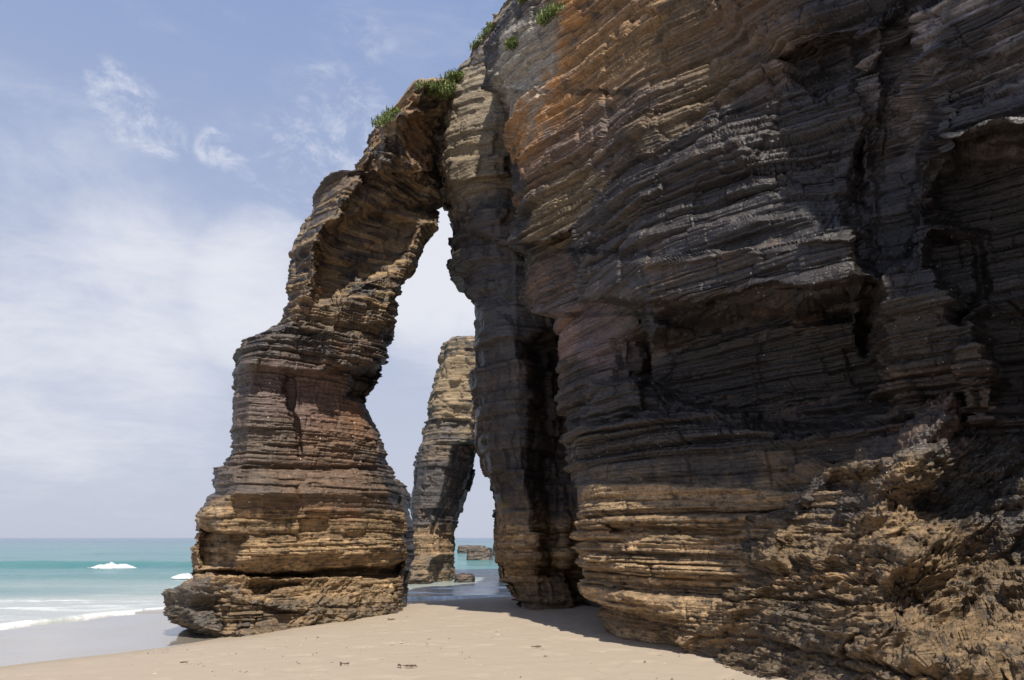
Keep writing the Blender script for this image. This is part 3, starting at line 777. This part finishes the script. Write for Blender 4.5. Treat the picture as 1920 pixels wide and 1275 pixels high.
tuft(pts_from([(712, 232), (722, 226), (732, 221), (742, 214), (728, 230)]), 1700, 'bright grass tuft on the sloping shoulder of the arch, lowest on the skyline', 1, .09, .13)
tuft(pts_from([(800, 168), (812, 168), (824, 168), (836, 164), (845, 158), (852, 150), (858, 146), (820, 176), (832, 174)]), 5000, 'long bright green grass strip in the notch on top of the arch', 2, .11, .15)
tuft(pts_from([(1022, 38), (1030, 28), (1040, 24), (1046, 28), (1028, 44)]), 900, 'grass tuft on the grey rock near the top edge of the photo', 3, .14, .10)
tuft(pts_from([(960, 87), (964, 85), (968, 87)]), 700, 'round grass tuft on the pale rock above the orange stain', 4, .12, .08)
tuft(pts_from([(898, 82), (906, 72), (914, 62), (892, 90), (925, 52)]), 1500, 'thin sparse grass along the skyline edge left of the pale rock', 5, .07, .11)
tuft(pts_from([(982, 3), (985, 2), (988, 1)]), 400, 'small grass fringe cut by the top edge of the photo', 6, .12, .08)

# ------------------------------------------------------------------ limpets and barnacle flecks on the dark rock
rng = np.random.default_rng(5)
vs, fs = [], []
m = bpy.data.materials.new('shell'); m.use_nodes = True
m.node_tree.nodes['Principled BSDF'].inputs['Base Color'].default_value = (.62, .58, .5, 1)
m.node_tree.nodes['Principled BSDF'].inputs['Roughness'].default_value = .35
cnt = 0
while cnt < 300:
    if rng.random() < .25: px, py = rng.uniform(450, 720), rng.uniform(690, 960)
    else: px, py = rng.uniform(1000, 1900), rng.uniform(420, 960)
    h = hit(px, py); cnt += 1
    if not h or h[2].name.startswith('beach'): continue
    n_ = h[1]; r = rng.uniform(.004, .011) * (np.linalg.norm(h[0]) / 11); tz = np.cross(n_, (0, 0, 1)); tz /= np.linalg.norm(tz) + 1e-6; bz = np.cross(n_, tz)
    k = len(vs)
    for a in range(6): vs.append(h[0] + r * (tz * math.cos(a * 1.047) + bz * math.sin(a * 1.047)) - n_ * .003)
    vs.append(h[0] + n_ * r * .9)
    for a in range(6): fs.append((k + a, k + (a + 1) % 6, k + 6))
me = mesh_from('limpets', np.array(vs), np.array(fs))
tag(link(me, 'limpets', m), 'tiny pale limpets dotted over the dark rock faces', 'shells', kind='stuff')

# ------------------------------------------------------------------ shell bits and grit on the dry sand
rng = np.random.default_rng(9); vs, fs = [], []
mm = bpy.data.materials.new('shell grit'); mm.use_nodes = True
tt = NT(mm.node_tree); gg = tt.n('ShaderNodeNewGeometry')
cc = tt.mix(tt.ramp(tt.noise(gg.outputs['Position'], 3, 2), .4, .6), (.10, .075, .05), (.45, .38, .28))
tt.n('ShaderNodeOutputMaterial', ins={0: tt.n('ShaderNodeBsdfPrincipled', ins={'Base Color': cc, 'Roughness': .7}).outputs[0]})
for i in range(520):
    y = rng.uniform(7.5, 19); x = rng.uniform(-6.5, 2.5)
    if shore_d(x, y) < .5: continue
    r = rng.uniform(.005, .016) * (1 if rng.random() < .9 else 1.8); z = float(sand_z(x, y)) + .004
    k = len(vs); a0 = rng.uniform(0, 6)
    for a in range(5): vs.append((x + r * math.cos(a0 + a * 1.257) * rng.uniform(.7, 1.6), y + r * math.sin(a0 + a * 1.257) * rng.uniform(.6, 1.1), z - .006))
    vs.append((x, y, z + r * .5))
    for a in range(5): fs.append((k + a, k + (a + 1) % 5, k + 5))
tag(link(mesh_from('grit', np.array(vs), np.array(fs)), 'shell_grit', mm), 'tiny broken shells and grit strewn over the dry sand', 'shell grit', kind='stuff')

# ------------------------------------------------------------------ scraps on the sand
m = bpy.data.materials.new('seaweed'); m.use_nodes = True
m.node_tree.nodes['Principled BSDF'].inputs['Base Color'].default_value = (.07, .045, .025, 1)
m.node_tree.nodes['Principled BSDF'].inputs['Roughness'].default_value = .6
def scrap(px, py, sz, seed, label):
    d = raydir(px, py); k = (.55 - HC) / d[2]; p = np.array([0, 0, HC]) + d * k
    for _ in range(8):
        zz0 = float(sand_z(p[0], p[1])); k = (zz0 - HC) / d[2]; p = np.array([0, 0, HC]) + d * k
    r_ = np.random.default_rng(seed); nt = 7; vs = []; fs = []
    for s_ in range(5):
        a = r_.uniform(-.5, .5) + s_ * .5; q0 = np.array([0., 0.]); w_ = .012 * sz
        off_ = r_.normal(0, .02 * sz, 2)
        for i in range(nt):
            a += r_.normal(0, .4); q0 = q0 + np.array([math.cos(a), math.sin(a)]) * .03 * sz
            ww = w_ * math.sin(math.pi * (i + .6) / nt)
            z0 = .008 + .012 * sz * abs(math.sin(i * 1.1 + s_))
            for sx, dz in ((-1, 0), (0, .012), (1, 0)):
                x = off_[0] + q0[0] - math.sin(a) * ww * sx - .1 * sz; y = off_[1] + q0[1] + math.cos(a) * ww * sx
                vs.append((x, y, z0 + dz))
            if i:
                b0 = len(vs) - 6
                fs += [(b0, b0 + 1, b0 + 4, b0 + 3), (b0 + 1, b0 + 2, b0 + 5, b0 + 4)]
    me = mesh_from('scrap', np.array(vs), np.array(fs))
    o = link(me, 'seaweed_scrap', m); o.location = (p[0], p[1], zz0)
    tag(o, label, 'seaweed', 'seaweed scraps on the sand')
scrap(768, 1252, .8, 1, 'dark seaweed scrap on dry sand, the largest and closest to the bottom edge')
scrap(735, 1163, .8, 2, 'small dark seaweed scrap on the sand just right of the arch foot')
scrap(648, 1247, .5, 3, 'thin seaweed scrap on the sand left of the largest scrap')
scrap(1010, 1215, .5, 4, 'tiny seaweed scrap on sand in front of the cliff shadow')
scrap(345, 1245, .5, 5, 'tiny seaweed scrap lying near the wet sand below the arch leg')
print('verts', sum(len(o.data.vertices) for o in C.objects if o.type == 'MESH'))
